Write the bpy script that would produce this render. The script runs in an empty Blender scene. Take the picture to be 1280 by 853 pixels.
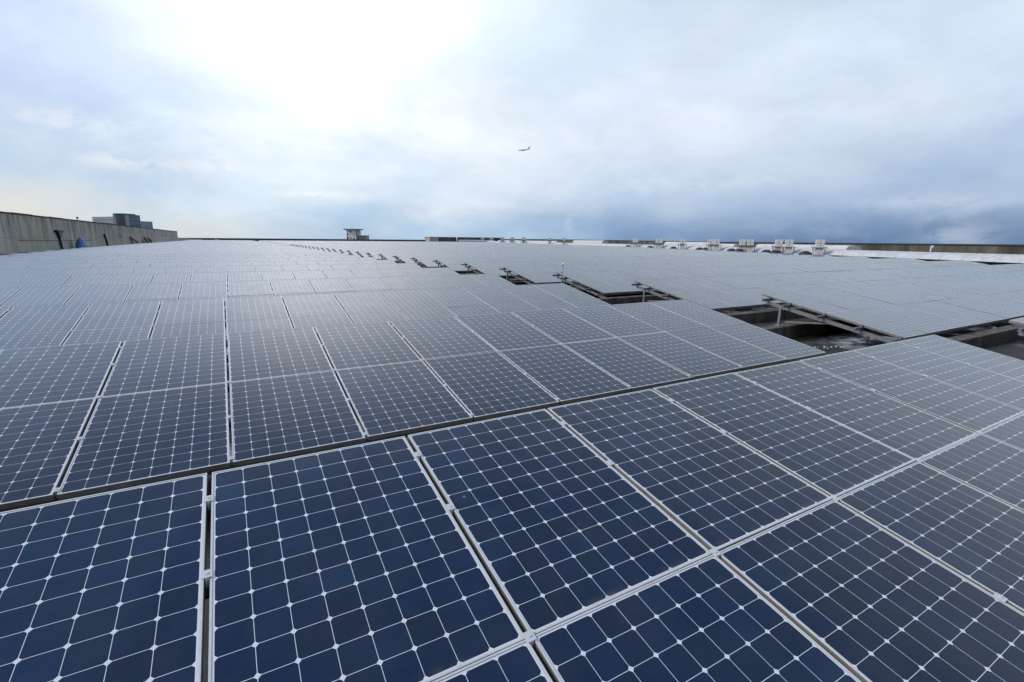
import bpy, bmesh, math, random
from mathutils import Vector, Matrix, Euler
S = bpy.context.scene
C = S.collection
R = math.radians
random.seed(11)

# ------------------------------------------------------------------ camera
F, PITCH, ROLL, YAW = 608.83, 0.20458, 0.009267, 0.5175
CAM = Vector((0.202, -2.920, 1.247))
fwd = Vector((math.sin(YAW)*math.cos(PITCH), math.cos(YAW)*math.cos(PITCH), -math.sin(PITCH)))
rt = Vector((math.cos(YAW), -math.sin(YAW), 0)); up = rt.cross(fwd)
r2 = math.cos(ROLL)*rt + math.sin(ROLL)*up
u2 = -math.sin(ROLL)*rt + math.cos(ROLL)*up
cd = bpy.data.cameras.new('camera'); cam = bpy.data.objects.new('camera', cd); C.objects.link(cam)
M3 = Matrix((r2, u2, -fwd)).transposed()
cam.matrix_world = Matrix.Translation(CAM) @ M3.to_4x4()
cd.sensor_width = 36; cd.lens = 36*F/1280; cd.clip_start = 0.05; cd.clip_end = 20000
S.camera = cam

# ------------------------------------------------------------------ world
SUN_AZ, SUN_EL = R(286), R(38)      # the veiled sun stands to the left
GLOW = Vector((math.sin(R(9))*math.cos(R(25.5)), math.cos(R(9))*math.cos(R(25.5)), math.sin(R(25.5))))   # brightest part of the cloud
sdir = Vector((math.sin(SUN_AZ)*math.cos(SUN_EL), math.cos(SUN_AZ)*math.cos(SUN_EL), math.sin(SUN_EL)))
W = bpy.data.worlds.new('World'); S.world = W; W.use_nodes = True
nt = W.node_tree; nt.nodes.clear()
def lin(r, g, b, k=1.0):
    f = lambda c: ((c/255+0.055)/1.055)**2.4 if c/255 > 0.04045 else c/255/12.92
    return (f(r)*k, f(g)*k, f(b)*k, 1)
class NB:
    def __init__(s, t): s.t = t
    def n(s, ty, **kw):
        o = s.t.nodes.new(ty)
        for k, v in kw.items(): setattr(o, k, v)
        return o
    def l(s, a, b): s.t.links.new(a, b)
    def put(s, sock, v):
        if isinstance(v, bpy.types.NodeSocket): s.l(v, sock)
        else: sock.default_value = v
    def m(s, op, a, b=0.0, c=None, clamp=False):
        o = s.n('ShaderNodeMath', operation=op); o.use_clamp = clamp
        s.put(o.inputs[0], a); s.put(o.inputs[1], b)
        if c is not None: s.put(o.inputs[2], c)
        return o.outputs[0]
    def dot(s, v, vec):
        o = s.n('ShaderNodeVectorMath', operation='DOT_PRODUCT'); s.put(o.inputs[0], v); s.put(o.inputs[1], vec)
        return o.outputs['Value']
    def mix(s, f, a, b, bt='MIX'):
        o = s.n('ShaderNodeMix', data_type='RGBA', blend_type=bt)
        s.put(o.inputs[0], f); s.put(o.inputs[6], a); s.put(o.inputs[7], b)
        return o.outputs[2]
    def ramp(s, f, stops, interp='LINEAR'):
        o = s.n('ShaderNodeValToRGB'); cr = o.color_ramp; cr.interpolation = interp
        while len(cr.elements) < len(stops): cr.elements.new(0.5)
        for e, (p, c) in zip(cr.elements, stops): e.position = p; e.color = c if len(c) == 4 else (*c, 1)
        s.put(o.inputs[0], f); return o.outputs[0]
    def noise(s, v, scale, detail=4, rough=0.5, dist=0.0):
        o = s.n('ShaderNodeTexNoise'); s.put(o.inputs['Vector'], v)
        o.inputs['Scale'].default_value = scale; o.inputs['Detail'].default_value = detail
        o.inputs['Roughness'].default_value = rough; o.inputs['Distortion'].default_value = dist
        return o.outputs[0]
    def mr(s, v, a, b, c, d, interp='LINEAR'):
        o = s.n('ShaderNodeMapRange', interpolation_type=interp); s.put(o.inputs[0], v)
        for i, x in enumerate((a, b, c, d)): o.inputs[i+1].default_value = x
        return o.outputs[0]
b = NB(nt)
D = b.n('ShaderNodeTexCoord').outputs['Generated']
sx = b.n('ShaderNodeSeparateXYZ'); b.l(D, sx.inputs[0]); dz = sx.outputs[2]
g = lambda v: (v, v, v, 1)
def aza(deg): return (math.sin(R(deg)), math.cos(R(deg)), 0)
# cloud coordinates: the underside of a layer seen in perspective
den = b.m('ADD', b.m('MAXIMUM', dz, 0.0), 0.42)
px = b.m('DIVIDE', sx.outputs[0], den); py = b.m('DIVIDE', sx.outputs[1], den)
cv = b.n('ShaderNodeCombineXYZ'); b.l(px, cv.inputs[0]); b.l(py, cv.inputs[1]); cl = cv.outputs[0]
wob = b.mr(b.noise(cl, 1.8, 6, 0.58, 0.2), 0.3, 0.7, -0.10, 0.10)
n1 = b.noise(cl, 1.5, 8, 0.55, 0.3)
n2 = b.noise(cl, 4.2, 9, 0.62, 0.3)
mp = b.n('ShaderNodeMapping'); b.l(D, mp.inputs[0]); mp.inputs['Scale'].default_value = (1, 1, 3.2)
n3 = b.noise(mp.outputs[0], 5.0, 8, 0.58, 0.2)
side = b.m('ADD', b.dot(D, aza(75)), b.m('MULTIPLY', wob, 1.2))
hz = b.ramp(side, [(0.0, lin(222, 220, 212)), (0.13, lin(208, 216, 222)), (0.30, lin(186, 208, 228)), (0.62, lin(164, 191, 218)), (0.84, lin(128, 156, 192)), (1.0, lin(98, 126, 166))])
md = b.ramp(side, [(0.0, lin(196, 215, 234)), (0.2, lin(208, 224, 240)), (0.5, lin(222, 232, 243)), (0.8, lin(206, 219, 236)), (1.0, lin(178, 196, 220))])
hi = b.ramp(side, [(0.0, lin(198, 213, 240)), (0.15, lin(214, 226, 247)), (0.45, lin(240, 245, 252)), (0.75, lin(229, 237, 247)), (1.0, lin(222, 232, 247))])
hh = b.m('ADD', dz, b.m('MULTIPLY', wob, 0.42))
c1 = b.mix(b.mr(hh, 0.0, 0.095, 0, 1, 'SMOOTHSTEP'), hz, md)
c2 = b.mix(b.mr(hh, 0.09, 0.24, 0, 1, 'SMOOTHSTEP'), c1, hi)
vb = b.m('MULTIPLY', b.mr(dz, 0.29, 0.44, 0, 1, 'SMOOTHSTEP'), b.mr(dz, 0.42, 0.60, 1, 0, 'SMOOTHSTEP'))
c3 = b.n('ShaderNodeVectorMath', operation='SCALE'); b.l(c2, c3.inputs[0]); b.l(b.m('ADD', 1.0, b.m('MULTIPLY', vb, b.mr(b.dot(D, aza(75)), 0.30, 0.97, 0.70, -0.30))), c3.inputs['Scale'])
zen = b.mix(b.mr(dz, 0.44, 0.74, 0, 1, 'SMOOTHSTEP'), c3.outputs[0], lin(118, 142, 188))
# light and dark cloud masses
f1 = b.mr(n1, 0.32, 0.66, 0.96, 1.09, 'SMOOTHSTEP')
f2 = b.mr(n2, 0.3, 0.72, 0.97, 1.035)
f3 = b.mr(n3, 0.3, 0.7, 0.95, 1.05)
ff = b.m('MULTIPLY', f2, f3)
tint = b.ramp(b.mr(n1, 0.33, 0.66, 0, 1, 'SMOOTHSTEP'), [(0.0, (0.83, 0.895, 0.965)), (0.5, (0.97, 0.985, 1.0)), (1.0, (1.10, 1.085, 1.06))])
rdk = b.m('MULTIPLY', b.mr(b.dot(D, aza(72)), 0.40, 0.88, 0, 0.46, 'SMOOTHSTEP'), b.mr(dz, 0.37, 0.50, 0, 1, 'SMOOTHSTEP'))     # unseen sky high on the right, dimmed to darken the panel reflections
zt_ = b.mix(rdk, b.mix(1.0, zen, tint, 'MULTIPLY'), (0.10, 0.15, 0.27, 1))
cc = b.n('ShaderNodeVectorMath', operation='SCALE'); b.l(zt_, cc.inputs[0]); b.l(ff, cc.inputs['Scale'])
# small bright puffs low in the left part of the sky and a wisp on the right horizon
def blob(az, el, wa, we):
    a = b.m('DIVIDE', b.m('SUBTRACT', b.m('ARCTAN2', sx.outputs[0], sx.outputs[1]), R(az)), R(wa))
    e = b.m('DIVIDE', b.m('SUBTRACT', dz, math.sin(R(el))), math.sin(R(we)))
    return b.m('POWER', 2.718, b.m('MULTIPLY', b.m('ADD', b.m('MULTIPLY', a, a), b.m('MULTIPLY', e, e)), -1.0))
mp2 = b.n('ShaderNodeMapping'); b.l(D, mp2.inputs[0]); mp2.inputs['Scale'].default_value = (1, 1, 1.8)
n4 = b.noise(mp2.outputs[0], 16.0, 6, 0.62, 0.5)
n4m = b.mr(n4, 0.40, 0.58, 0, 1, 'SMOOTHSTEP')
pf = 0
for az, el, wa, we, k in ((-7, 6.4, 5, 0.7, 1.0), (0, 6.8, 2.0, .8, .9), (8.5, 4.4, 4, 0.5, 1.0), (-11, 9.2, 6, 1.0, .5), (4, 9.0, 6, 1.3, .35), (71.5, 0.6, 2.3, 1.4, .30), (36, 2.0, 0.5, 1.2, .25), (50, 6.0, 10, 1.0, .35), (68, 3.6, 5, .6, .3)):
    pf = b.m('ADD', pf, b.m('MULTIPLY', blob(az, el, wa, we), k))
pm = b.m('MULTIPLY', pf, n4m, clamp=True)
cp = b.mix(pm, cc.outputs[0], lin(236, 240, 246))
dkm = b.m('MULTIPLY', b.m('ADD', blob(-9, 5.2, 9, 2.0), blob(54, 4.2, 18, 3.2)), 0.3, clamp=True)
cp = b.mix(dkm, cp, lin(152, 178, 212))
cp = b.mix(b.m('MULTIPLY', b.m('ADD', blob(-17, 2.2, 7, 2.3), b.m('MULTIPLY', blob(-3, 0.6, 9, 1.6), .6)), 0.62, clamp=True), cp, lin(228, 224, 212))
# veiled sun behind the cloud
gd = b.m('MAXIMUM', b.dot(D, tuple(GLOW)), 0.0)
g1 = b.m('MULTIPLY', b.m('POWER', gd, 16), 0.13)
g2 = b.m('MULTIPLY', b.m('POWER', gd, 62), 0.55)
gl = b.m('MULTIPLY', b.m('ADD', g1, g2), b.m('POWER', f1, 3.0))
gc = b.n('ShaderNodeVectorMath', operation='SCALE'); gc.inputs[0].default_value = (1, 0.985, 0.95); b.l(gl, gc.inputs['Scale'])
bk = b.n('ShaderNodeVectorMath', operation='SCALE'); b.l(cp, bk.inputs[0]); b.l(b.mr(b.dot(D, aza(205)), 0.0, 0.9, 1.0, 0.62, 'SMOOTHSTEP'), bk.inputs['Scale'])
ad = b.n('ShaderNodeVectorMath', operation='ADD'); b.l(bk.outputs[0], ad.inputs[0]); b.l(gc.outputs[0], ad.inputs[1])
bgc = b.n('ShaderNodeBackground'); b.l(ad.outputs[0], bgc.inputs[0]); bgc.inputs[1].default_value = 1.0
sky = b.n('ShaderNodeTexSky', sky_type='NISHITA'); sky.sun_disc = False
sky.sun_elevation = SUN_EL; sky.sun_rotation = SUN_AZ
bgs = b.n('ShaderNodeBackground'); b.l(sky.outputs[0], bgs.inputs[0]); bgs.inputs[1].default_value = 0.1
mx = b.n('ShaderNodeMixShader'); mx.inputs[0].default_value = 0.96
b.l(bgs.outputs[0], mx.inputs[1]); b.l(bgc.outputs[0], mx.inputs[2])
wo = b.n('ShaderNodeOutputWorld'); b.l(mx.outputs[0], wo.inputs[0])

ld = bpy.data.lights.new('sun', 'SUN'); ld.energy = 1.6; ld.angle = R(14); ld.color = (1, 0.955, 0.89)
lo = bpy.data.objects.new('sun', ld); C.objects.link(lo); lo.location = (0, 0, 60)
lo.rotation_euler = (-sdir).to_track_quat('-Z', 'Y').to_euler()
S.view_settings.view_transform = 'Standard'; S.view_settings.look = 'None'
S.view_settings.exposure = 0.07; S.view_settings.gamma = 1.0
S.render.resolution_x = 1024; S.render.resolution_y = 682

# ------------------------------------------------------------------ materials
def mat(name):
    m = bpy.data.materials.new(name); m.use_nodes = True
    t = m.node_tree; p = t.nodes['Principled BSDF']; return m, NB(t), p
def simple(name, col, rough=0.6, metal=0.0, var=0.12, scale=6.0, spec=0.5):
    m, n, p = mat(name)
    tc = n.n('ShaderNodeTexCoord').outputs['Object']
    nz = n.mr(n.noise(tc, scale, 5, 0.6), 0.3, 0.7, 1-var, 1+var)
    v = n.n('ShaderNodeVectorMath', operation='SCALE'); v.inputs[0].default_value = col[:3]; n.l(nz, v.inputs['Scale'])
    n.l(v.outputs[0], p.inputs['Base Color'])
    p.inputs['Roughness'].default_value = rough; p.inputs['Metallic'].default_value = metal
    p.inputs['Specular IOR Level'].default_value = spec
    return m
def cell_material():
    m, n, p = mat('solar_cells')
    uv = n.n('ShaderNodeUVMap'); uv.uv_map = 'UVMap'
    s = n.n('ShaderNodeSeparateXYZ'); n.l(uv.outputs[0], s.inputs[0])
    u, v = s.outputs[0], s.outputs[1]          # metres inside the panel
    PX, PY = 0.1294, 0.1272
    cu = n.m('DIVIDE', n.m('SUBTRACT', u, 0.534-4*PX), PX); cvv = n.m('DIVIDE', n.m('SUBTRACT', v, 0.7795-6*PY), PY)
    iu = n.m('FLOOR', cu); iv = n.m('FLOOR', cvv)
    fu = n.m('ABSOLUTE', n.m('MULTIPLY', n.m('SUBTRACT', n.m('SUBTRACT', cu, iu), 0.5), PX))
    fv = n.m('ABSOLUTE', n.m('MULTIPLY', n.m('SUBTRACT', n.m('SUBTRACT', cvv, iv), 0.5), PY))
    r = n.m('SQRT', n.m('ADD', n.m('MULTIPLY', fu, fu), n.m('MULTIPLY', fv, fv)))
    inside = n.m('MULTIPLY', n.m('LESS_THAN', fu, 0.0636), n.m('LESS_THAN', fv, 0.0625))
    inside = n.m('MULTIPLY', inside, n.m('LESS_THAN', r, 0.0815))
    for c, k in ((cu, 8), (cvv, 12)):
        inside = n.m('MULTIPLY', inside, n.m('MULTIPLY', n.m('GREATER_THAN', c, 0.0), n.m('LESS_THAN', c, float(k))))
    # tone of each cell and each panel
    geo = n.n('ShaderNodeNewGeometry'); pos = geo.outputs['Position']
    cb = n.n('ShaderNodeCombineXYZ'); n.l(iu, cb.inputs[0]); n.l(iv, cb.inputs[1])
    oi = n.n('ShaderNodeObjectInfo'); n.l(n.m('MULTIPLY', oi.outputs['Random'], 97.0), cb.inputs[2])
    wn = n.n('ShaderNodeTexWhiteNoise', noise_dimensions='3D'); n.l(cb.outputs[0], wn.inputs['Vector'])
    base = n.ramp(wn.outputs['Value'], [(0.0, (0.006, 0.015, 0.035)), (0.5, (0.0065, 0.0175, 0.043)), (0.88, (0.006, 0.018, 0.052)), (1.0, (0.007, 0.026, 0.056))])
    pt = n.m('MULTIPLY', n.mr(n.noise(pos, 1.1, 3), 0.3, 0.7, 0.8, 1.25), n.mr(oi.outputs['Random'], 0.0, 1.0, 0.82, 1.2))
    sc = n.n('ShaderNodeVectorMath', operation='SCALE'); n.l(base, sc.inputs[0]); n.l(pt, sc.inputs['Scale'])
    col = n.mix(inside, (0.88, 0.88, 0.87, 1), sc.outputs[0])
    # thin film of dust
    du = n.mr(n.noise(pos, 3.0, 7, 0.7), 0.40, 0.78, 0.0, 0.06)
    col = n.mix(du, col, (0.33, 0.33, 0.31, 1))
    vo = n.n('ShaderNodeTexVoronoi'); n.l(pos, vo.inputs['Vector']); vo.inputs['Scale'].default_value = 2.3
    vs_ = n.n('ShaderNodeSeparateColor'); n.l(vo.outputs['Color'], vs_.inputs[0])
    sp = n.m('MULTIPLY', n.m('LESS_THAN', n.m('ADD', vo.outputs['Distance'], n.mr(n.noise(pos, 60.0, 2), 0, 1, -.012, .012)), 0.022), n.m('GREATER_THAN', vs_.outputs[0], 0.62))
    col = n.mix(n.m('MULTIPLY', sp, 0.45), col, (0.42, 0.42, 0.38, 1))
    # dirt collected along the lower edge of the glass
    eg = n.m('MULTIPLY', n.mr(v, 0.012, 0.05, 1.0, 0.0), n.mr(n.noise(pos, 9.0, 4), 0.45, 0.7, 0.0, 0.35))
    col = n.mix(n.m('MAXIMUM', eg, 0.0, clamp=True), col, (0.22, 0.19, 0.15, 1))
    n.l(col, p.inputs['Base Color'])
    n.l(n.mr(n.noise(pos, 2.2, 5, 0.6), 0.3, 0.7, 0.11, 0.19), p.inputs['Roughness'])
    p.inputs['IOR'].default_value = 1.6
    p.inputs['Specular IOR Level'].default_value = 0.5
    p.inputs['Sheen Weight'].default_value = 0.18; p.inputs['Sheen Roughness'].default_value = 0.35      # fine dust film
    p.inputs['Specular Tint'].default_value = (0.88, 0.95, 1.0, 1)     # blue anti-reflection coating
    return m
def frame_material():
    m, n, p = mat('anodised_frame')
    pos = n.n('ShaderNodeNewGeometry').outputs['Position']
    f = n.mr(n.noise(pos, 14.0, 6, 0.65), 0.35, 0.75, 0.0, 0.5)
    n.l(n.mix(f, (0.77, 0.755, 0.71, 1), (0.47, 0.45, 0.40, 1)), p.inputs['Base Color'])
    p.inputs['Roughness'].default_value = 0.42; p.inputs['Metallic'].default_value = 0.0
    return m
def concrete_wall_material(name, a, c, streak=1.0):
    m, n, p = mat(name)
    pos = n.n('ShaderNodeNewGeometry').outputs['Position']
    mp = n.n('ShaderNodeMapping'); n.l(pos, mp.inputs[0]); mp.inputs['Scale'].default_value = (0.22, 0.22, 0.06)
    st = n.noise(mp.outputs[0], 2.6, 8, 0.68, 0.2)
    mp3 = n.n('ShaderNodeMapping'); n.l(pos, mp3.inputs[0]); mp3.inputs['Scale'].default_value = (0.5, 0.5, 0.10)
    st2 = n.noise(mp3.outputs[0], 2.2, 6, 0.7)
    bl = n.noise(pos, 0.35, 7, 0.62)
    sp = n.n('ShaderNodeSeparateXYZ'); n.l(pos, sp.inputs[0])
    f = n.mr(st, 0.40, 0.66, 0, 1, 'SMOOTHSTEP')
    col = n.mix(f, c, a)
    topk = n.mr(n.m('ADD', sp.outputs[2], n.mr(st2, .3, .7, -1.8, 1.8)), 0.9, 3.0, 0, 0.75*streak)
    col = n.mix(n.m('MULTIPLY', topk, n.mr(st2, 0.45, 0.62, 0, 1)), col, (0.05, 0.05, 0.042, 1))
    col = n.mix(n.mr(bl, 0.4, 0.72, 0, 0.45), col, (0.22, 0.21, 0.165, 1))
    # horizontal pour line and vertical form joints
    n.l(col, p.inputs['Base Color']); p.inputs['Roughness'].default_value = 0.9
    bp = n.n('ShaderNodeBump'); bp.inputs['Strength'].default_value = 0.4; n.l(st, bp.inputs['Height']); n.l(bp.outputs[0], p.inputs['Normal'])
    return m
def deck_material():
    m, n, p = mat('wet_roof_membrane')
    pos = n.n('ShaderNodeNewGeometry').outputs['Position']
    a = n.noise(pos, 0.55, 7, 0.6); c = n.noise(pos, 5.0, 6, 0.7)
    col = n.mix(n.mr(a, 0.4, 0.62, 0, 1), (0.022, 0.021, 0.019, 1), (0.055, 0.048, 0.038, 1))
    col = n.mix(n.mr(c, 0.5, 0.75, 0, 0.5), col, (0.10, 0.085, 0.06, 1))
    n.l(col, p.inputs['Base Color'])
    n.l(n.mr(a, 0.42, 0.58, 0.10, 0.75, 'SMOOTHSTEP'), p.inputs['Roughness'])
    return m
def beam_material():
    m, n, p = mat('stained_concrete_beam')
    pos = n.n('ShaderNodeNewGeometry').outputs['Position']
    mp = n.n('ShaderNodeMapping'); n.l(pos, mp.inputs[0]); mp.inputs['Scale'].default_value = (1, 1, 0.2)
    st = n.noise(mp.outputs[0], 4.0, 7, 0.7)
    col = n.mix(n.mr(st, 0.38, 0.62, 0, 1), (0.22, 0.195, 0.15, 1), (0.06, 0.05, 0.038, 1))
    col = n.mix(n.mr(n.noise(pos, 2.0, 6, 0.7), 0.5, 0.7, 0, 0.7), col, (0.14, 0.085, 0.05, 1))
    n.l(col, p.inputs['Base Color']); p.inputs['Roughness'].default_value = 0.85
    return m
def duct_material():
    m, n, p = mat('white_insulation_jacket')
    pos = n.n('ShaderNodeNewGeometry').outputs['Position']
    col = n.mix(n.mr(n.noise(pos, 1.6, 7, 0.65), 0.42, 0.72, 0, 0.6), (0.74, 0.73, 0.69, 1), (0.42, 0.39, 0.32, 1))
    n.l(col, p.inputs['Base Color']); p.inputs['Roughness'].default_value = 0.6
    return m
MFS = simple('shaded_frame_side', (0.23, 0.215, 0.185), 0.6, 0.0, 0.3, 7)  # shade of the gaps between panels, put into the frame side colour
MC = cell_material(); MF = frame_material(); MD = deck_material(); MB_ = beam_material(); MW = duct_material()
MWALL = concrete_wall_material('streaked_concrete', (0.56, 0.54, 0.45, 1), (0.40, 0.385, 0.31, 1))
MWALL2 = concrete_wall_material('pale_streaked_concrete', (0.60, 0.58, 0.53, 1), (0.42, 0.41, 0.37, 1), 0.5)
MPAR = concrete_wall_material('dark_weathered_wall', (0.16, 0.14, 0.10, 1), (0.055, 0.05, 0.038, 1))
MSTEEL = simple('galvanised_steel', (0.34, 0.345, 0.34), 0.42, 0.55, 0.15, 9)
MPURL = simple('dull_purlin_steel', (0.22, 0.225, 0.23), 0.5, 0.5, 0.2, 9)
MDARK = simple('dark_coping', (0.035, 0.035, 0.032), 0.8)
MGREYD = simple('weathered_grey_parapet', (0.10, 0.11, 0.115), 0.9, 0, 0.3, 0.1)
MBLACK = simple('black_plastic', (0.012, 0.012, 0.013), 0.5)
MWHITE = simple('white_painted_metal', (0.72, 0.71, 0.68), 0.5, 0, 0.08, 4)
MUNIT = simple('cream_unit_casing', (0.76, 0.74, 0.68), 0.55, 0, 0.10, 3)
MGRILL = simple('unit_grille', (0.34, 0.30, 0.24), 0.6, 0, 0.1, 3)
MDOME = simple('dark_cowl_rubber', (0.035, 0.038, 0.045), 0.5, 0.0, 0.3, 3)
MTARP = simple('blue_tarpaulin', (0.07, 0.22, 0.50), 0.45, 0, 0.35, 1.5)
MRUST = simple('rust_brown', (0.085, 0.068, 0.052), 0.85, 0, 0.3, 5)
MGLASSB = simple('blue_tinted_glazing', (0.07, 0.10, 0.16), 0.15, 0, 0.25, 0.05, 0.6)
MGLASSL = simple('pale_blue_glazing', (0.24, 0.32, 0.40), 0.2, 0, 0.25, 0.06, 0.6)
MGREYB = simple('grey_cladding', (0.33, 0.35, 0.37), 0.6, 0, 0.1, 0.1)
MRED = simple('dull_red_panel', (0.20, 0.05, 0.06), 0.6)
MCREAM = simple('cream_render', (0.82, 0.80, 0.72), 0.8, 0, 0.08, 0.3)
MPINK = simple('pinkish_render', (0.55, 0.44, 0.38), 0.8, 0, 0.1, 0.3)
MGROUND = simple('distant_ground', (0.09, 0.10, 0.06), 0.95, 0, 0.35, 0.01)
MJET = simple('airliner_paint', (0.78, 0.79, 0.80), 0.4, 0.1, 0.05, 0.2)
MJETD = simple('airliner_wing_metal', (0.45, 0.47, 0.50), 0.5, 0.2, 0.05, 0.2)

# ------------------------------------------------------------------ mesh helpers
class MB:
    def __init__(s): s.bm = bmesh.new()
    def box(s, x0, x1, y0, y1, z0, z1, M=None):
        vs = [s.bm.verts.new(Vector(p)) for p in ((x0,y0,z0),(x1,y0,z0),(x1,y1,z0),(x0,y1,z0),(x0,y0,z1),(x1,y0,z1),(x1,y1,z1),(x0,y1,z1))]
        for f in ((0,3,2,1),(4,5,6,7),(0,1,5,4),(1,2,6,5),(2,3,7,6),(3,0,4,7)): s.bm.faces.new([vs[i] for i in f])
        if M is not None:
            for v in vs: v.co = M @ v.co
        return s
    def bar(s, a, c, w, h, upv=Vector((0,0,1))):
        a, c = Vector(a), Vector(c); d = (c-a); L = d.length; d.normalize()
        sd = d.cross(upv)
        if sd.length < 1e-4: sd = d.cross(Vector((0,1,0)))
        sd.normalize(); u = sd.cross(d)
        M = Matrix((sd, d, u)).transposed().to_4x4(); M.translation = a
        return s.box(-w/2, w/2, 0, L, -h/2, h/2, M)
    def loft(s, rings, cap=True, smooth=True):
        rr = [[s.bm.verts.new(Vector(p)) for p in r] for r in rings]
        n = len(rr[0])
        for a, c in zip(rr, rr[1:]):
            for i in range(n):
                f = s.bm.faces.new((a[i], a[(i+1) % n], c[(i+1) % n], c[i])); f.smooth = smooth
        if cap:
            s.bm.faces.new(list(reversed(rr[0]))); s.bm.faces.new(rr[-1])
        return s
    def tube(s, pts, rad, n=10, smooth=True):
        rings = []
        pts = [Vector(p) for p in pts]
        if not isinstance(rad, (list, tuple)): rad = [rad]*len(pts)
        for i, p in enumerate(pts):
            d = (pts[min(i+1, len(pts)-1)]-pts[max(i-1, 0)]).normalized()
            a = d.cross(Vector((0,0,1)))
            if a.length < 1e-3: a = Vector((1,0,0))
            a.normalize(); c = a.cross(d)
            rings.append([p + (a*math.cos(2*math.pi*k/n) + c*math.sin(2*math.pi*k/n))*rad[i] for k in range(n)])
        return s.loft(rings, True, smooth)
    def mesh(s, name, mt):
        bmesh.ops.recalc_face_normals(s.bm, faces=s.bm.faces)
        me = bpy.data.meshes.new(name); s.bm.to_mesh(me); s.bm.free()
        me.materials.append(mt); return me
    def build(s, name, mt, parent=None, loc=(0,0,0)):
        return link(name, s.mesh(name, mt), parent, loc)
def link(name, me, parent=None, loc=(0,0,0), rot=(0,0,0)):
    o = bpy.data.objects.new(name, me); C.objects.link(o); o.location = loc; o.rotation_euler = rot
    if parent: o.parent = parent
    return o
def tag(o, label=None, cat=None, group=None, kind=None):
    if label: o['label'] = label
    if cat: o['category'] = cat
    if group: o['group'] = group
    if kind: o['kind'] = kind
    return o
def empty(name, loc, rz=0):
    o = bpy.data.objects.new(name, None); C.objects.link(o); o.location = loc; o.rotation_euler = (0,0,rz)
    o.empty_display_size = 0.3
    return o
def copy_tree(o, parent=None):
    c = o.copy(); C.objects.link(c); c.parent = parent
    for ch in list(o.children): copy_tree(ch, c)
    return c

# ------------------------------------------------------------------ layout constants
RP, TILT, PW = 4.48737, 0.17726, 1.08982
GW, GL = 1.068, 1.559; PL = 1.564
ct, st_ = math.cos(TILT), math.sin(TILT)
DECK = -1.0; BT = -0.71
RX0 = 11.52
NROW = 57
def bx(Y): return 44+0.42*Y if Y < 101 else 86.42+0.26*(Y-101)
def onbase(Y, off):           # point at a distance off to the right of the field's slanting right edge
    s = 0.42 if Y < 101 else 0.26
    k = math.hypot(1, s); return Vector((bx(Y)+off/k, Y-off*s/k, 0))
def T(x, v, k, dz=0.0):       # point on the tilted plane of row k; v in panels down from the top edge
    d = v*PL
    return Vector((x, k*RP - d*ct - dz*st_*-1*-1, -d*st_ + dz*ct))
ORD = ['nearest','second','third','fourth','fifth','sixth','seventh','eighth','ninth','tenth','eleventh','twelfth']

# ------------------------------------------------------------------ ground and roof deck
m = MB(); m.box(-9000, 9000, -3000, 12000, -15.2, -15.0); tag(m.build('ground', MGROUND), kind='structure')
bmk = bmesh.new()
outl = [(-16.2, -25), (bx(-25)+10.5, -25)] + [tuple(onbase(y, 9.4)[:2]) for y in (0, 60, 100, 110, 180, 250)] + [(131, 263), (-16.2, 263)]
lo_ = [bmk.verts.new((x, y, -15.1)) for x, y in outl]; hi_ = [bmk.verts.new((x, y, DECK)) for x, y in outl]
bmk.faces.new(hi_); N = len(outl)
for i in range(N): bmk.faces.new((lo_[i], lo_[(i+1) % N], hi_[(i+1) % N], hi_[i]))
bmesh.ops.recalc_face_normals(bmk, faces=bmk.faces)
me = bpy.data.meshes.new('roof_deck'); bmk.to_mesh(me); bmk.free(); me.materials.append(MD)
tag(link('roof_deck', me), kind='structure')

# ------------------------------------------------------------------ concrete beams the posts stand on (seen in the open aisle)
bg = 'concrete beams across the roof deck under the panel rows'
first = None
for k in range(0, 14):
    for j, v in enumerate((0.37, 2.12)):
        p = T(0, v, k)
        if first is None:
            mm = MB(); mm.box(0, 24.0, -0.14, 0.14, 0, BT-DECK)
            bmesh.ops.bevel(mm.bm, geom=[e for e in mm.bm.edges if abs(e.verts[0].co.z-e.verts[1].co.z) < 1e-5 and e.verts[0].co.z > 0.1], offset=0.012, segments=1, affect='EDGES')
            o = first = mm.build('concrete_beam', MB_)
        else:
            o = first.copy(); C.objects.link(o)
        o.location = (1.0 if k else 6.0, p.y, DECK)
        if k < 12:
            tag(o, 'stained concrete beam under the %s edge of the %s panel row from the camera, seen in the aisle' % (('high', 'low')[j], ORD[k]), 'concrete beam', bg)
        else:
            tag(o, 'stained concrete beam crossing the far end of the aisle, nearly hidden by rows', 'concrete beam', bg)

m = MB(); rg = random.Random(5)
for q in range(46):
    f_ = rg.random(); x = 10.3+(12.0-10.3)*f_+rg.uniform(-.12, .12); y = 3.1-.55*f_+rg.uniform(-.10, .10); r_ = rg.uniform(.008, .022)
    m.loft([[(x+r_*1.2*math.cos(a), y+r_*math.sin(a), DECK+.001) for a in (0, 1.2, 2.5, 3.7, 5)], [(x+r_*.5*math.cos(a), y+r_*.5*math.sin(a), DECK+r_*.9) for a in (0, 1.2, 2.5, 3.7, 5)]], True, False)
tag(m.build('gravel', MWHITE), 'scatter of pale pebbles lying on the wet deck in the nearest aisle opening', 'gravel', kind='stuff')

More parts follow.
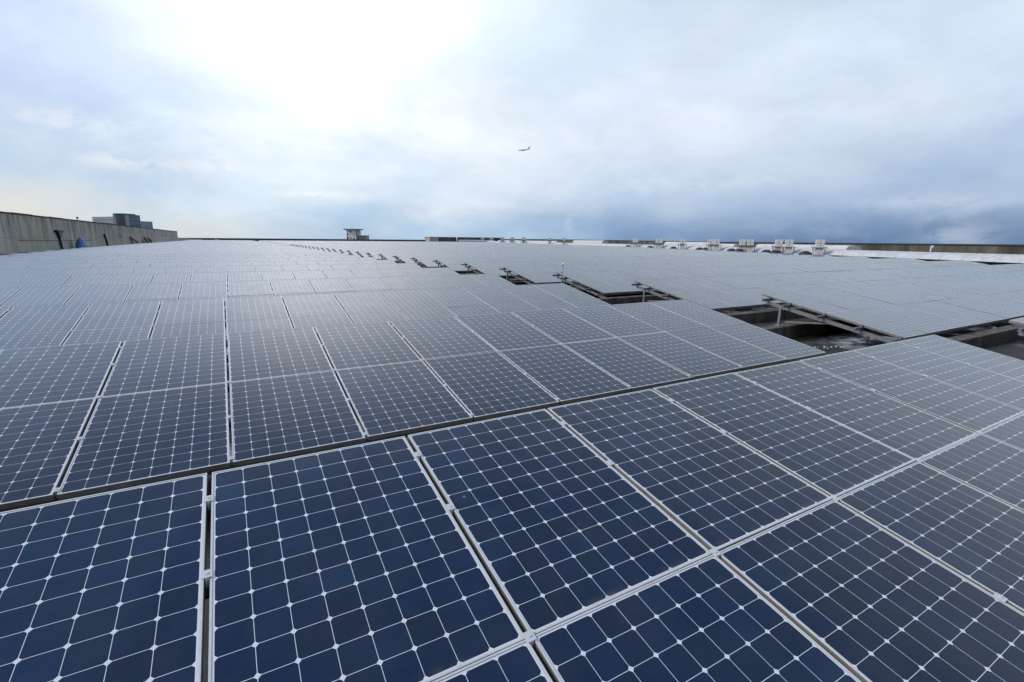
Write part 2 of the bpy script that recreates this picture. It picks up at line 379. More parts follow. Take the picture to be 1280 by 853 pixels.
# ------------------------------------------------------------------ solar panel prototype meshes
def panel_meshes():
    m = MB(); m.box(0.008, GW-0.008, -GL+0.008, -0.008, -0.008, -0.0035)
    me = m.mesh('solar_panel', MC)
    uv = me.uv_layers.new(name='UVMap')
    for lp in me.loops:
        co = me.vertices[lp.vertex_index].co; uv.data[lp.index].uv = (co.x, co.y+GL)
    f = MB(); w, h = 0.0095, 0.046
    def bar(x0, x1, y0, y1): f.box(x0, x1, y0, y1, -h, 0)
    bar(0, w, -GL, 0); bar(GW-w, GW, -GL, 0); bar(w, GW-w, -w, 0); bar(w, GW-w, -GL, -GL+w)
    bmesh.ops.bevel(f.bm, geom=[e for e in f.bm.edges if e.verts[0].co.z > -0.001 and e.verts[1].co.z > -0.001], offset=0.0012, segments=1, affect='EDGES')
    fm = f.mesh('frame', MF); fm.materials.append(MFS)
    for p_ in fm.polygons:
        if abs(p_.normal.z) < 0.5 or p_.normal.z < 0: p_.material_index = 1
    return me, fm
PM, FM = panel_meshes()
def clamp_mesh():
    m = MB(); m.box(-0.020, 0.020, -0.022, 0.022, 0.0025, 0.006); m.box(-0.008, 0.008, -0.022, 0.022, -0.05, 0.002)
    m.tube([(0, 0, 0.006), (0, 0, 0.011)], 0.007, 8, False)
    return m.mesh('clamp', MWHITE)
CLM = clamp_mesh()
VCL = (0.15, 0.48, 1.0, 1.5, 1.96)
def build_array(k, x0, n, side):
    """side 'L' left field (right end at the aisle) or 'R' right field (left end at the aisle)"""
    root = empty('solar_array', (x0, k*RP-1.54, DECK))
    O = Vector(root.location)
    x1 = x0 + (n-1)*PW + GW
    near = (0 <= k < 10) if side == 'L' else (0 <= k < 7)
    rnd = random.Random(k*7+(side == 'R')*1000)
    if near:
        for i in range(n):
            for j in range(2):
                loc = T(x0+i*PW, j, k) - O
                tl = TILT + R(rnd.uniform(-0.22, 0.22))
                o = link('solar_panel', PM, root, loc + Vector((0, 0, rnd.uniform(-0.0015, 0.0015))), (tl, R(rnd.uniform(-0.22, 0.22)), 0))
                link('frame', FM, o)
    else:
        me = bpy.data.meshes.new('panel_surface'); vs = []; fs = []; uvs = []
        mi = []
        for i in range(n):
            for j in range(2):
                a = T(x0+i*PW, j, k) - O; ty = R(rnd.uniform(-.10, .10)); tx = TILT + R(rnd.uniform(-.10, .10))
                Mx = Matrix.Translation(a) @ Euler((tx, ty, 0)).to_matrix().to_4x4()
                B = len(vs)
                for (x, y, z) in ((0,-GL,0),(GW,-GL,0),(GW,0,0),(0,0,0),(0,-GL,-.046),(GW,-GL,-.046),(GW,0,-.046),(0,0,-.046)):
                    vs.append(Mx @ Vector((x, y, z)))
                w = 0.0095
                for (x, y) in ((w,-GL+w),(GW-w,-GL+w),(GW-w,-w),(w,-w)): vs.append(Mx @ Vector((x, y, 0)))
                fs.append((B+8, B+9, B+10, B+11)); mi.append(0); uvs += [(w, w), (GW-w, w), (GW-w, GL-w), (w, GL-w)]
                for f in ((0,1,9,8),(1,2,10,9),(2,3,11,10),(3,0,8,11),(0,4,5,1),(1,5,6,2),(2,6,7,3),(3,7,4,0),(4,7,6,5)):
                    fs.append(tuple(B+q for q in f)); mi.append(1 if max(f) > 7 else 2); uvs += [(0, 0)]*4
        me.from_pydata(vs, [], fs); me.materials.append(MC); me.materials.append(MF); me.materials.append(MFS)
        me.polygons.foreach_set('material_index', mi)
        uv = me.uv_layers.new(name='UVMap')
        for l, c in zip(uv.data, uvs): l.uv = c
        link('panel_surface', me, root)
    # purlins under the panels, running along the row
    left_stub = 0.28 if side == 'R' else 0.02
    right_stub = 0.06
    if k < 26:
        xs0, xs1 = x0-left_stub, x1+right_stub
        if near:
            for v in VCL:
                a = T(xs0, v, k, -0.078)-O; c = T(xs1, v, k, -0.078)-O
                MB().bar(a, c, 0.045, 0.06, Vector((0, -st_, ct))).build('purlin', MPURL, root)
        else:
            mm = MB()
            for v in VCL: mm.bar(T(xs0, v, k, -0.078)-O, T(xs1, v, k, -0.078)-O, 0.045, 0.06, Vector((0, -st_, ct)))
            mm.build('purlin', MPURL, root)
    # sloping rails on posts
    xs = []
    if side == 'R':
        xs.append(x0-0.03)
        if 0 <= k < 4: xs += [x0 + q*4.36 for q in (1, 2)]
    else:
        xs.append(x1-0.35)
        if 0 <= k < 4: xs += [x1-0.75-4.36, x1-0.75-8.72]
    if k < 45:
        for q, xr in enumerate(xs):
            dzr = -0.155 if side == 'R' else -0.16
            a = T(xr, 0.12, k, dzr)-O; c = T(xr, 2.08, k, dzr)-O
            r_ = MB(); r_.bar(a, c, 0.045, 0.078, Vector((0, -st_, ct)))
            rail = r_.build('sloping_rail', MSTEEL, root)
            if k < 14:
                for v, nm in ((0.37, 'post'), (2.04, 'post')):
                    t = T(xr, v, k, dzr-0.05); t.z += 0.012
                    pm = MB(); pm.box(-0.028, 0.028, -0.028, 0.028, 0.010, t.z-BT)
                    pm.box(-0.09, 0.09, -0.08, 0.08, 0.001, 0.012); pm.build('post', MSTEEL, root, (t.x-O.x, t.y-O.y, BT-O.z))
                if q == 0 and side == 'R' and k < 10:
                    s0 = T(xr+0.06, 1.15, k, dzr-0.02)-O; pb = T(xr+0.06, 0.42, k)-O; pb.z = BT+0.10-O.z
                    MB().bar(pb, s0, 0.035, 0.035).build('brace', MSTEEL, root)
                if side == 'R':
                    for v in VCL:
                        bb = T(xr, v, k, -0.02)-O
                        MB().box(-0.018, 0.018, -0.022, 0.022, -0.035, 0.016).build('bracket', MPURL, rail, bb)
    # clamps bridging the gaps between neighbouring panels
    if 0 <= k < 3:
        cnt = 0
        cols = range(n-1, 0, -1) if side == 'L' else range(1, 20)
        for i in cols:
            for v in VCL:
                if cnt >= 95: break
                link('clamp', CLM, root, T(x0+i*PW-(PW-GW)/2, v, k)-O, (TILT, 0, 0)); cnt += 1
    return root
for k in range(-1, NROW):  # first row is added unseen behind the camera to stop light leaking underneath
    Y = k*RP
    off = {0: 0.0, 1: 0.055, 2: 0.0, 3: .03}.get(k, random.uniform(-0.04, 0.04))
    xr = off + 8*PW                       # right end of left field
    xl = max(-14.3, CAM.x - 0.31*(Y+2.9+4) - 5)
    n = int((xr-xl)/PW)
    r = build_array(k, xr-n*PW+0.0, n, 'L')
    grp = 'rows of solar panels left of the aisle'
    if k < 0: lb, grp = 'unseen row of solar panels added behind the viewpoint to block light, left of the aisle', None
    elif k == 0: lb = 'nearest row of dark blue solar panels filling the foreground, left of the aisle'
    elif k < 12: lb = '%s row of solar panels from the camera on the left side of the aisle' % ORD[k]
    elif k < 30: lb, grp = 'row of solar panels in the middle distance left of the aisle, merging into grey', 'middle distance rows left of the aisle'
    else: lb, grp = 'very distant thin row of solar panels left of the aisle, pale as the sky', 'far rows left of the aisle'
    tag(r, lb, 'solar array', grp)
    xe = bx(Y)+0.5
    n = round((xe+0.4-RX0)/PW)
    
    r = build_array(k, RX0, n, 'R')
    grp = 'rows of solar panels right of the aisle'
    if k < 0: lb, grp = 'unseen row of solar panels added behind the viewpoint to block light, right of the aisle', None
    elif k == 0: lb = 'nearest row of solar panels right of the aisle, its corner at the right picture edge'
    elif k < 12: lb = '%s row of solar panels from the camera on the right side of the aisle' % ORD[k]
    elif k < 30: lb, grp = 'row of solar panels in the middle distance right of the aisle, merging into grey', 'middle distance rows right of the aisle'
    else: lb, grp = 'very distant thin row of solar panels right of the aisle, pale as the sky', 'far rows right of the aisle'
    tag(r, lb, 'solar array', grp)

# ------------------------------------------------------------------ left concrete wall
WX = -15.7; K = (15.7+.202)/24.202
yw = lambda y: -2.92+(y+2.92)*K
zw = lambda z: 1.247+(z-1.247)*K
w = empty('parapet_wall', (WX, 0, DECK))
YE0, YJ, YE1 = -20, yw(223), yw(318)
WT = zw(3.95)
def wl(x, y, z): return Vector((x-WX, y, z-DECK))
MB().box(-0.35, 0, YE0, YJ, 0.0, WT-DECK).build('wall_panel', MWALL, w)
o = MB().box(-0.36, -0.03, YJ+.01, YE1, 0.0, WT-DECK-.03).build('wall_panel', MWALL2, w); tag(o, label='paler far section of the wall')
m = MB(); y = YE0
while y < YE1-2:
    m.box(-0.42, 0.07, y+0.02, min(y+4.98, YE1), WT+.003-DECK, WT+0.13-DECK+random.uniform(-.03, .02)); y += 5
m.build('coping', MDARK, w)
m = MB()
for q in range(38):
    yy = YE0+1+q*4.3
    if yy < YJ: m.box(0.0, 0.004, yy, yy+0.035, 0.0, WT-DECK-.05)
m.box(0.0, 0.005, YE0, YJ, 2.05, 2.065)
m.build('form_joint', MRUST, w)
tag(w, 'long streaked grey concrete parapet wall with dark coping at left edge of roof', 'wall')
def window(y, z, wy, hz):
    f = MB().box(0.0, 0.04, -wy/2, wy/2, -hz/2, hz/2).build('window', MGREYB, w, wl(WX, yw(y), zw(z)))
    MB().box(0.036, 0.045, -wy/2+.06, wy/2-.06, -hz/2+.05, hz/2-.05).build('pane', MBLACK, f)
window(156, 1.5, 2.6, .85)
for y, ww in ((216, 2), (250, 5), (262, 3), (296, 6)): window(y, 1.75, ww, 0.28)
d = empty('rainwater_hopper', (WX, yw(103.5), DECK))
z0 = zw(2.12)-DECK
m = MB(); m.loft([[(0.02, -1.0, z0-.22), (0.3, -1.0, z0-.22), (0.3, 1.0, z0-.22), (0.02, 1.0, z0-.22)], [(0.02, -1.1, z0), (0.35, -1.1, z0), (0.35, 1.1, z0), (0.02, 1.1, z0)]], True, False)
m.loft([[(0.02, -.3, z0-.75), (0.25, -.3, z0-.75), (0.25, .35, z0-.75), (0.02, .35, z0-.75)], [(0.02, -.55, z0-.225), (0.28, -.55, z0-.225), (0.28, .75, z0-.225), (0.02, .75, z0-.225)]], True, False)
m.build('hopper', MBLACK, d)
MB().tube([(0.14, -0.05, z0-.7), (0.14, 0.1, 1.0), (0.15, 0.5, 0.5), (0.15, 0.9, 0.0)], 0.11, 8).build('pipe', MBLACK, d)
tag(d, 'black rainwater hopper and downpipe fixed to the concrete wall near the blue bundle', 'drainpipe')
d = MB().tube([(WX+.12, yw(137), zw(1.6)), (WX+.12, yw(138.3), zw(0.4)), (WX+.14, yw(139.2), DECK)], 0.12, 8).build('downpipe', MBLACK)
tag(d, 'plain slim black downpipe on the concrete wall between blue bundle and window', 'drainpipe')
d = MB().tube([(WX+.04, yw(y), zw(0.61-0.0042*(y-88))+0.02*math.sin(y*.3)) for y in range(86, 132, 3)], 0.022, 5).build('cable', MBLACK)
tag(d, 'thin black cable running level along the face of the left concrete wall', 'cable')
d = empty('tarpaulin_bundle', (WX+0.9, yw(111.2), DECK))
m = MB(); rings = []
rr = random.Random(3)
for z, q in ((0, 1.0), (.5, 1.08), (1.1, 1.12), (1.45, 1.05), (1.65, .9), (1.85, .8), (2.0, .5), (2.1, .2)):
    rings.append([(math.cos(a)*q*(.45+rr.uniform(-.1, .1)), math.sin(a)*q*0.82*(1+rr.uniform(-.2, .2))-(z*.25), z*.97+rr.uniform(-.06, .06)) for a in [2*math.pi*t/12 for t in range(12)]])
m.loft(rings); m.build('cover', MTARP, d)
MB().tube([(0.52*math.cos(a), 0.92*math.sin(a)-.25, 0.95) for a in [2*math.pi*q/16 for q in range(17)]], 0.035, 5).build('tie_rope', MWHITE, d)
tag(d, 'blue tarpaulin bundle tied up and standing against the left concrete wall', 'tarp bundle')
m = MB()
m.bar((WX+.2, yw(168), zw(1.1)), (WX+.7, yw(175.5), zw(-.5)), .08, .28); m.bar((WX+.2, yw(169), zw(.9)), (WX+.3, yw(169), DECK), .1, .1); m.bar((WX+.2, yw(171.5), zw(.8)), (WX+.3, yw(176.5), zw(-.5)), .08, .16)
tag(m.build('leaning_board', MRUST), 'dark brown boards leaning at a slant against the left concrete wall', 'boards')
sp_ = empty('scrap_pile', (WX+.5, yw(197), DECK))
for q in range(11):
    yy = yw(188+q*1.9)+rr.uniform(-.3, .3); o_ = Vector(sp_.location)
    MB().bar(Vector((WX+.4+rr.uniform(0, .5), yy, DECK))-o_, Vector((WX+.3, yy+rr.uniform(-2, 2), zw(1.2*math.sin((q+.5)/11*math.pi)-.1)))-o_, .1, .16).build('board', MRUST, sp_)
tag(sp_, 'pile of dark brown scrap leaning against far part of left concrete wall', 'scrap pile')
lz = WT+.13
m = MB(); m.tube([(WX-.2, yw(119), lz), (WX-.2, yw(119), lz+.2)], .03, 8); m.tube([(WX-.2, yw(119), lz+.18), (WX-.2, yw(119), lz+.38)], [.12, .11], 8)
tag(m.build('wall_lamp', MBLACK), 'tiny black lamp standing on top of the left wall coping', 'lamp')

# far parapet and low vents
m = MB(); m.box(-15.3, 122, 262, 262.4, DECK, 0.62); m.box(-15.35, 122, 261.9, 262.5, 0.623, 0.80)
tag(m.build('far_parapet', MGREYD), 'low dark parapet closing the far end of the roof along the horizon', 'wall')
for a, (px_, yy, ww) in enumerate(((-13.2, 258, 4.6), (-5.0, 259, 1.6))):
    m = MB(); m.box(-ww/2, ww/2, -.4, .4, 0, 1.3); m.box(-ww/2-.1, ww/2+.1, -.5, .5, 1.303, 1.4)
    tag(m.build('roof_vent', MWHITE, None, (px_, yy, DECK)), ('wide low white roof vent just right of the left wall end', 'small white roof vent by the far parapet, right of the wide one')[a], 'roof vent')

# ------------------------------------------------------------------ right edge: ribbed white duct
def sweep(profile, ys, mtl, name, offs=0.0, parent=None):
    m = MB(); rings = []
    for Y in ys:
        a = onbase(Y, offs); e = onbase(Y, offs+1.0)-a
        rings.append([a + e*px_ + Vector((0, 0, pz)) for px_, pz in profile])
    return m.loft(rings, True, False).build(name, mtl, parent)
base = empty('insulated_duct', (bx(40), 40, DECK))
prof = [(1.5, -0.15), (1.42, -.09), (1.6, .08), (2.0, .32), (2.6, .46), (3.2, .50), (3.8, .42), (4.1, .15), (4.15, -.15)]
def sweepc(profile, Ys, mtl, name, par, offs=0.0, smooth=True):
    m = MB(); rings = []
    for Y in Ys:
        a = onbase(Y, offs); e = onbase(Y, offs+1.0)-a
        rings.append([a + e*px_ + Vector((0, 0, pz)) - Vector(par.location) for px_, pz in profile])
    m.loft(rings, True, False); return m.build(name, mtl, par)
Ys = [-20+2.6*q for q in range(46)] + [105+6*q for q in range(26)]
sweepc(prof, Ys, MW, 'casing', base, 1.3)
sweepc([(1.9, DECK), (1.9, -.153), (3.9, -.153), (3.9, DECK)], Ys, MDARK, 'plinth', base, 1.3)
m = MB()
for q in range(58):
    Y = -12+1.95*q+0.25*math.sin(q*2.3)
    a = onbase(Y, 1.3); e = onbase(Y, 2.3)-a; dd = Vector((e.y*-1, e.x, 0))
    ring = []
    for sgn in (-.02, .02):
        ring.append([a + e*(px_ + (-.03 if px_ < 2 else .03 if px_ > 4 else 0)) + Vector((0, 0, pz+.02)) + dd*sgn - Vector(base.location) for px_, pz in prof])
    m.loft(ring, True, False)
m.build('seam_rib', MUNIT, base)
tag(base, 'long low white jacketed duct with ribs along the right edge of the roof', 'duct')
# raised humps of duct behind
for (y0, y1, zt, o0, lb) in ((30, 46, 1.0, 5.7, 'short raised white duct behind the long duct, right of the nearest fan unit'), (51.5, 56, .95, 5.7, 'white duct hump between the second and third groups of fan units'),
                             (58.2, 76, 1.18, 5.7, 'long white duct hump left of the single fan unit'), (112, 134, 1.35, 5.7, 'distant raised flat white duct hump standing alone'), (150, 240, 1.0, 5.7, 'farthest thin white duct run below the far fan units')):
    e0 = empty('raised_duct', (bx(y0)+o0, y0, DECK))
    pf2 = [(0, DECK), (0.05, zt-.35), (.4, zt-.05), (1.0, zt), (1.7, zt-.08), (2.0, zt-.4), (2.05, DECK)]
    yl = [y0+(y1-y0)*q/8 for q in range(9)]
    sweepc(pf2, yl, MW, 'casing', e0, o0)
    tag(e0, lb, 'duct')
# dark weathered parapet wall
pr = empty('rear_parapet_wall', (bx(40)+9, 40, DECK))
pp = [(0, DECK), (0, 1.13), (.5, 1.13), (.5, DECK)]
Yp = [-20, 0, 30, 60, 90, 101, 130, 170, 210, 250]
m = MB(); rings = []
m2 = MB(); rings2 = []
for Y in Yp:
    a = onbase(Y, 9); e = onbase(Y, 10)-a; ex = 0.0 if Y < 60 else min(.45, (Y-60)*.004)
    rings.append([a + e*px_ + Vector((0, 0, pz+(ex if pz > 0 else 0)))-Vector(pr.location) for px_, pz in pp])
    rings2.append([a + e*px_ + Vector((0, 0, pz+ex))-Vector(pr.location) for px_, pz in [(-.08, 1.135), (-.08, 1.26), (.6, 1.26), (.6, 1.135)]])
m.loft(rings, True, False).build('wall_panel', MPAR, pr); m2.loft(rings2, True, False).build('coping', MDARK, pr)
tag(pr, 'dark weathered brown parapet wall behind the white duct on the right', 'wall')
# pale end block
a = Vector((99, 0, 0))
fw = MB().box(100.5, 142, 258.0, 258.5, DECK, 2.35).build('far_brown_wall', MPAR)
tag(fw, 'dark brown wall at the far end, running right from the pale pinkish block', 'wall')
MB().box(100.5, 142, 257.9, 258.6, 2.353, 2.5).build('coping', MDARK, fw)
eb = empty('end_block', (a.x-1.6, 259, DECK))
MB().box(-2.6, 2.6, -4, 4, 0, 3.3).build('wall', MPINK, eb); MB().box(-2.9, 2.9, -4.3, 4.3, 3.303, 3.55).build('roof', MWHITE, eb)
tag(eb, 'small pale pinkish block at the far end of the dark brown parapet', 'rooftop block')

e0 = empty('raised_duct', (112, 254, DECK))
m = MB(); m.loft([[(x, -.8, 0), (x, -.8, 1.7), (x, -.3, 2.05), (x, .6, 2.05), (x, .9, 0)] for x in (0, 4, 9, 15, 22)], True, False); m.build('casing', MW, e0)
tag(e0, 'white duct run across the far end in front of the brown wall', 'duct')
# ------------------------------------------------------------------ fan units on stands
def unit_proto():
    r = empty('fan_unit', (0, 0, 0))
    c = MB(); c.box(-.42, .42, -.42, .42, 2.0, 2.88); bmesh.ops.bevel(c.bm, geom=c.bm.edges[:], offset=.02, segments=1, affect='EDGES')
    box = c.build('casing', MUNIT, r)
    g_ = MB()
    for s in (-1, 1): g_.box(s*.03-.012, s*.03+.012, -.427, -.421, 2.03, 2.85)
    g_.box(-.4, .4, -.43, -.4215, 2.42, 2.455); g_.box(-.43, -.4215, -.4, .4, 2.42, 2.455); g_.box(-.43, -.4215, -.015, .015, 2.03, 2.85)
    g_.build('grille', MGRILL, box)
    p = MB(); p.box(-.75, .75, -.55, .55, 1.86, 1.94); p.build('platform', MPURL, r)
    for sx_ in (-.6, .6):
        for sy in (-.45, .45): MB().box(sx_-.03, sx_+.03, sy-.03, sy+.03, 0.0, 1.858).build('leg', MSTEEL, r)
    MB().box(-.36, .36, -.36, .36, 0.3, 1.858).build('air_shaft', MW, r)
    h = MB()
    h.tube([(-.72, -.53, 1.94), (-.72, -.53, 2.3)], .015, 5); h.tube([(-.72, .53, 1.94), (-.72, .53, 2.3)], .015, 5); h.tube([(-.72, -.53, 2.3), (-.72, .53, 2.3)], .015, 5)
    h.build('handrail', MSTEEL, r)
    return r
def onray(px_, Y0=None, off=4.0):      # Y where the line 'off' metres right of the boundary crosses the bearing of a picture column
    az = YAW + math.atan2(px_-640, F*1.02)
    tn = math.tan(az); lo2, hi2 = -10.0, 330.0
    f = lambda Y: (onbase(Y, off).x-CAM.x) - tn*(onbase(Y, off).y-CAM.y)
    for _ in range(50):
        mid = (lo2+hi2)/2
        if f(mid) > 0: lo2 = mid
        else: hi2 = mid
    return lo2
UN = [(1023.5, 1, 'single fan unit nearest the camera, on its own white stand'), (985, 1, 'right hand box of the second pair of fan units from the right'), (972, 1, 'left hand box of the second pair of fan units from the right'),
      (936.5, 1, 'right hand box of the third pair of fan units'), (926.5, 1, 'left hand box of the third pair of fan units'), (894.5, 1.1, 'bigger box of the touching pair of fan units'), (887, 1, 'smaller box of the touching pair of fan units'),
      (852, 1.1, 'single fan unit standing by the right end of the long white duct hump'), (822.5, 1.5, 'wide fan unit over the left end of the long white duct hump'), (793, 1.35, 'lone wide fan unit left of the long white duct hump'),
      (704, 1.1, 'distant small fan unit over the flat far duct hump'), (686, 1.1, 'distant small fan unit left of the flat far duct hump'), (653.5, 2.2, 'widest of the tiny far fan units'), (639, 2.1, 'second of the tiny far fan units from the right'),
      (627, 2.1, 'middle one of the tiny far fan units'), (614, 2.2, 'second of the tiny far fan units from the left'), (603, 2.0, 'leftmost tiny far fan unit')]
pu = None
for px_, wsc, lb in UN:
    Y = onray(px_, off=1.9)
    p = onbase(Y, 1.9)
    if px_ < 620: p = Vector((CAM.x+math.tan(YAW+math.atan2(px_-640, F))*(255-CAM.y), 255, 0))
    if pu is None: pu = unit_proto(); o = pu
    else: o = copy_tree(pu)
    zt = 1.60 + max(0, Y-40)*0.0058
    o.location = (p.x, p.y, DECK); o.scale = (wsc*.98, wsc*.98, (zt-DECK)/2.88)
    o.rotation_euler = (0, 0, -R(52) if Y < 110 else -R(32))
    tag(o, 'white ' + lb, 'fan unit', 'white rooftop fan units on stands')
# ------------------------------------------------------------------ dark round cowls at the duct's foot
def cowl_proto():
    r = empty('vent_cowl', (0, 0, 0))
    m = MB(); rings = []
    for a in range(0, 7):
        t = a/6*math.pi/2
        rings.append([(math.cos(t)*.62*math.cos(q*math.pi/8)*(1 if a < 6 else .02), math.cos(t)*.62*math.sin(q*math.pi/8)*(1 if a < 6 else .02), .78+.50*math.sin(t)) for q in range(16)])
    m.loft(rings); m.build('hood', MDOME, r)
    MB().tube([(0, 0, 0), (0, 0, .80)], [.34, .34], 14).build('collar', MSTEEL, r)
    f = MB()
    for q in range(8):
        a = q*math.pi/4
        f.bar((.60*math.cos(a), .60*math.sin(a), .80), (.22*math.cos(a), .22*math.sin(a), 1.29), .03, .03)
    f.build('rib', MSTEEL, r)
    return r
cp_ = None
CW = [(1007, 'right of the whole row, below the nearest fan unit'), (970, 'right of a pair, under the second group of fan units'), (958, 'left of a pair, under the second group of fan units'), (923.7, 'right of a pair, under the third group of fan units'),
      (914, 'left of a pair, under the third group of fan units'), (881.7, 'right of a pair, below the touching fan units'), (874, 'left of a pair, below the touching fan units'), (841, 'below the long white duct hump, single'), (811.7, 'below the wide fan unit on the hump'), (784, 'farthest left, beside the lone wide fan unit')]
for px_, lb in CW:
    Y = onray(px_, off=1.5); p = onbase(Y, 1.5)
    if cp_ is None: cp_ = cowl_proto(); o = cp_
    else: o = copy_tree(cp_)
    o.location = (p.x, p.y, DECK); o.rotation_euler = (0, 0, px_); o.scale = (1.2, 1.2, 1.03)
    tag(o, 'dark rounded vent cowl, ' + lb, 'vent cowl', 'dark vent cowls along the duct')
# white standpipe on the duct
v = empty('standpipe', tuple(onbase(onray(1163, off=5.0), 5.0)[:2])+(DECK,))
MB().tube([(0, 0, 0), (0, 0, 1.85)], .055, 8).build('pipe', MWHITE, v); MB().tube([(0, 0, 1.85), (.05, -.05, 2.0), (.14, -.14, 2.02)], [.1, .11, .08], 8).build('cap', MWHITE, v)
MB().tube([(-.16, 0, 1.62), (.16, 0, 1.62)], .03, 6).build('valve', MWHITE, v)
tag(v, 'white standpipe with bent cap in front of the dark wall at far right', 'pipe')
v = MB().tube([(110.2, 253.5, DECK), (110.2, 253.5, 2.6)], .35, 8).build('vent_pipe', MWHITE)
tag(v, 'plain white vent pipe left of the tiny far fan units', 'pipe')
# white globe lamp above the fourth right-hand row
v = empty('globe_lamp', (12.25, 14.0, DECK))
MB().tube([(0, 0, 0), (0, 0, 1.22)], .022, 8).build('stem', MSTEEL, v)
m = MB(); bmesh.ops.create_uvsphere(m.bm, u_segments=16, v_segments=10, radius=.06, matrix=Matrix.Translation((0, 0, 1.27)))
for f in m.bm.faces: f.smooth = True
m.build('globe', simple('white_globe', (0.9, 0.9, 0.9), 0.2, 0, 0.02), v)
tag(v, 'little white globe on a stem rising above the panels beside the aisle', 'globe lamp')

# ------------------------------------------------------------------ control tower
t = empty('lookout_tower', (89.0, 418.0, -15.0), -YAW-0.10)
def tb(name, par, x0, x1, y0, y1, z0, z1, mt_): return MB().box(x0, x1, y0, y1, z0, z1).build(name, mt_, par)
tw = tb('tower_wall', t, -4.2, 3.6, -4, 4, 0, 23.0, MCREAM)
rf = tb('roof', t, -5.8, 6.0, -5.5, 5.5, 23.003, 23.6, MGREYB)
tb('fascia', rf, -5.95, 6.15, -5.65, 5.65, 23.605, 23.9, MDARK)
def win(par, x, z, ww, hh_, y=-4.0):
    f = MB().box(-ww/2, ww/2, -.08, .0, -hh_/2, hh_/2).build('window', MGREYB, par, (x, y, z))
    MB().box(-ww/2+.1, ww/2-.1, -.1, -.075, -hh_/2+.1, hh_/2-.1).build('pane', MBLACK, f)
for x, z, ww, hh_ in ((-3.4, 19.4, 1.3, 1.4), (-3.4, 16.6, 1.4, 1.8), (-.6, 21.6, 1.2, 1.2), (-.8, 16.6, 1.2, 1.0), (1.8, 16.3, 1.0, 1.4), (1.9, 19.0, .9, .8)): win(tw, x, z, ww, hh_)
tb('side_core', t, 3.61, 4.9, -3.4, 3, 0, 23.0, MGREYB)
tb('annex', t, 4.91, 11.5, -3, 4, 0, 18.6, MGREYB)
f = MB()
for z in (16.0, 17.4): f.box(4.95, 11.4, -3.12, -3.0, z, z+.55)
f.build('annex_window', MDARK, t)
tb('annex_roof', t, 4.92, 11.8, -3.3, 4.3, 18.603, 18.95, MCREAM)
tag(t, 'small cream lookout tower with overhanging flat roof on the horizon', 'tower')

# ------------------------------------------------------------------ glass office building beyond left wall
def RAY(px_, py_, dist):
    d = fwd + r2*((px_-640)/F) - u2*((py_-426.5)/F); return CAM + d*dist
L0 = RAY(118, 290, 560); L1 = RAY(152, 290, 540); L2 = RAY(159, 290, 520); L3 = RAY(177.5, 290, 545); L4 = RAY(192, 290, 560)
zt = lambda x, y, dist: RAY(x, y, dist).z
bd = empty('office_building', (L2.x, L2.y, -15.0)); O = Vector(bd.location)
def prism(name, mt_, p0, p1, ztop, depth, zb=-15.0):
    p0 = Vector((p0.x, p0.y, 0)); p1 = Vector((p1.x, p1.y, 0)); d = (p1-p0).normalized(); nrm = Vector((-d.y, d.x, 0))
    if nrm.y < 0: nrm = -nrm
    ring = [p0, p1, p1+nrm*depth, p0+nrm*depth]
    m = MB(); m.loft([[Vector((q.x, q.y, zb))-O for q in ring], [Vector((q.x, q.y, ztop))-O for q in ring]], True, False)
    return m.build(name, mt_, bd), p0, d, nrm, (p1-p0).length
def bands(parent, p0, d, nrm, L, z0, z1, step, th, mt_, name, vstep=None):
    m = MB(); z = z0
    while z < z1:
        a = p0+d*.2-nrm*.12-O; c = p0+d*(L-.2)-nrm*.12-O; a.z = c.z = z-O.z; m.bar(a, c, .3, th); z += step
    if vstep:
        s = vstep
        while s < L-.5:
            a = p0+d*s-nrm*.16-O; c = a.copy(); a.z = z0-O.z; c.z = z1-O.z; m.bar(a, c, .3, .3, nrm); s += vstep
    m.build(name, mt_, parent)
zA = zt(118, 271.5, 560); zB = zt(165, 267.5, 520); zC = zt(185, 277, 550)
o, p0, d, nm, L = prism('pale_wing', MGREYB, L0, L1, zA, 18); bands(o, p0, d, nm, L, 2, zA-1, 3.6, 1.4, MGLASSL, 'window_band')
o, p0, d, nm, L = prism('stair_tower', MGREYB, RAY(144, 290, 519), L2, zt(152, 267.5, 519), 6)
o2 = o
m = MB()
for s in (.62, .80): a = p0+d*(L*s)-nm*.2-O; c = a.copy(); a.z = 5-O.z; c.z = zB-4-O.z; m.bar(a, c, 1.0, .3, nm)
m.build('red_panel', MRED, o2)
o, p0, d, nm, L = prism('glazed_block', MGLASSB, L2, L3, zB-.6, 9); bands(o, p0, d, nm, L, 3, zB-2, 4.2, .45, MGREYB, 'floor_band', 5.0)
MB().box(-1, 17, -1, 9.5, zB-.597-O.z, zB+.1-O.z, Matrix.Rotation(math.atan2(d.y, d.x), 4, 'Z')).build('roof', MDARK, bd)
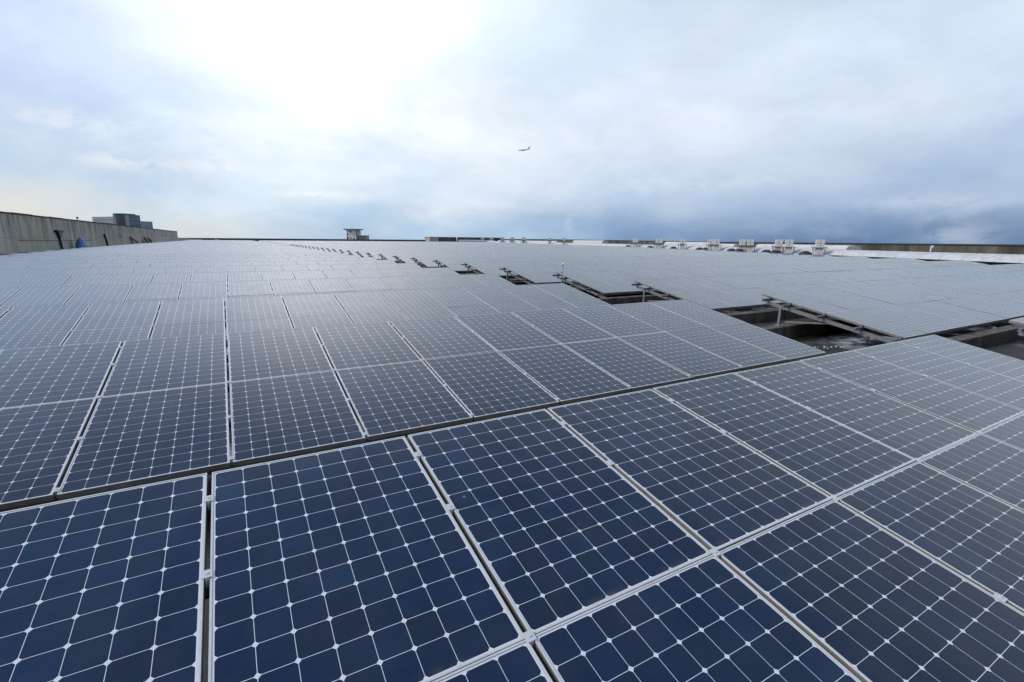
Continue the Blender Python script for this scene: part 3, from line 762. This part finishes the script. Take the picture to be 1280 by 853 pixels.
o, p0, d, nm, L = prism('low_glazed_wing', MGLASSL, L3, L4, zC, 20); bands(o, p0, d, nm, L, 3, zC-1, 4.0, .4, MGREYB, 'floor_band', 4.5)
tag(bd, 'blue glass office building with lower wings rising behind the left wall', 'building')

# ------------------------------------------------------------------ airliner
pos = RAY(655, 187.5, 1500)
a = empty('airliner', pos)
Xa = (-rt*0.93 + Vector((fwd.x, fwd.y, 0))*0.36 - Vector((0, 0, .015))).normalized()    # nose direction
Yr = Vector((0, 0, 1)).cross(Xa).normalized(); Zr = Xa.cross(Yr)
bank = R(-14); Y2 = Yr*math.cos(bank)+Zr*math.sin(bank); Z2 = Xa.cross(Y2)
a.rotation_euler = Matrix((Xa, Y2, Z2)).transposed().to_euler()
bd_ = MB().tube([(x, 0, z) for x, z in ((19, -.4), (18, -.1), (15.5, 0), (-8, 0), (-14, .6), (-19, 1.4))], [.2, 1.2, 1.95, 1.95, 1.4, .3], 14).build('fuselage', MJET, a)
def wing(rx, tx, c0, c1, span, z0, z1, th):
    m = MB(); rg = []
    for y, x, c, z in ((0, rx, c0, z0), (span, tx, c1, z1)):
        rg.append([(x, y, z), (x-c*.3, y, z+th), (x-c, y, z), (x-c*.4, y, z-th*.5)])
    return m, rg
for s in (-1, 1):
    m, rg = wing(4.5, -5.0, 7.0, 1.8, 17.5*s, -1.0, 1.3, .5); m.loft(rg, True, False).build('wing', MJETD, a)
    m, rg = wing(-13.5, -18, 3.6, 1.4, 6.5*s, 1.0, 1.8, .25); m.loft(rg, True, False).build('tailplane', MJETD, a)
    MB().tube([(4.6, 5.8*s, -2.1), (3.2, 5.8*s, -2.1), (0.2, 5.8*s, -1.9)], [1.0, 1.15, .7], 12).build('engine', MJETD, a)
m = MB(); m.loft([[(-12.5, -.2, 1.6), (-12.5, .2, 1.6), (-18.5, .2, 1.6), (-18.5, -.2, 1.6)], [(-17.2, -.1, 8), (-17.2, .1, 8), (-19.8, .1, 8), (-19.8, -.1, 8)]], True, False).build('tail_fin', MJETD, a)
tag(a, 'small passenger airliner flying low under the clouds', 'airplane')
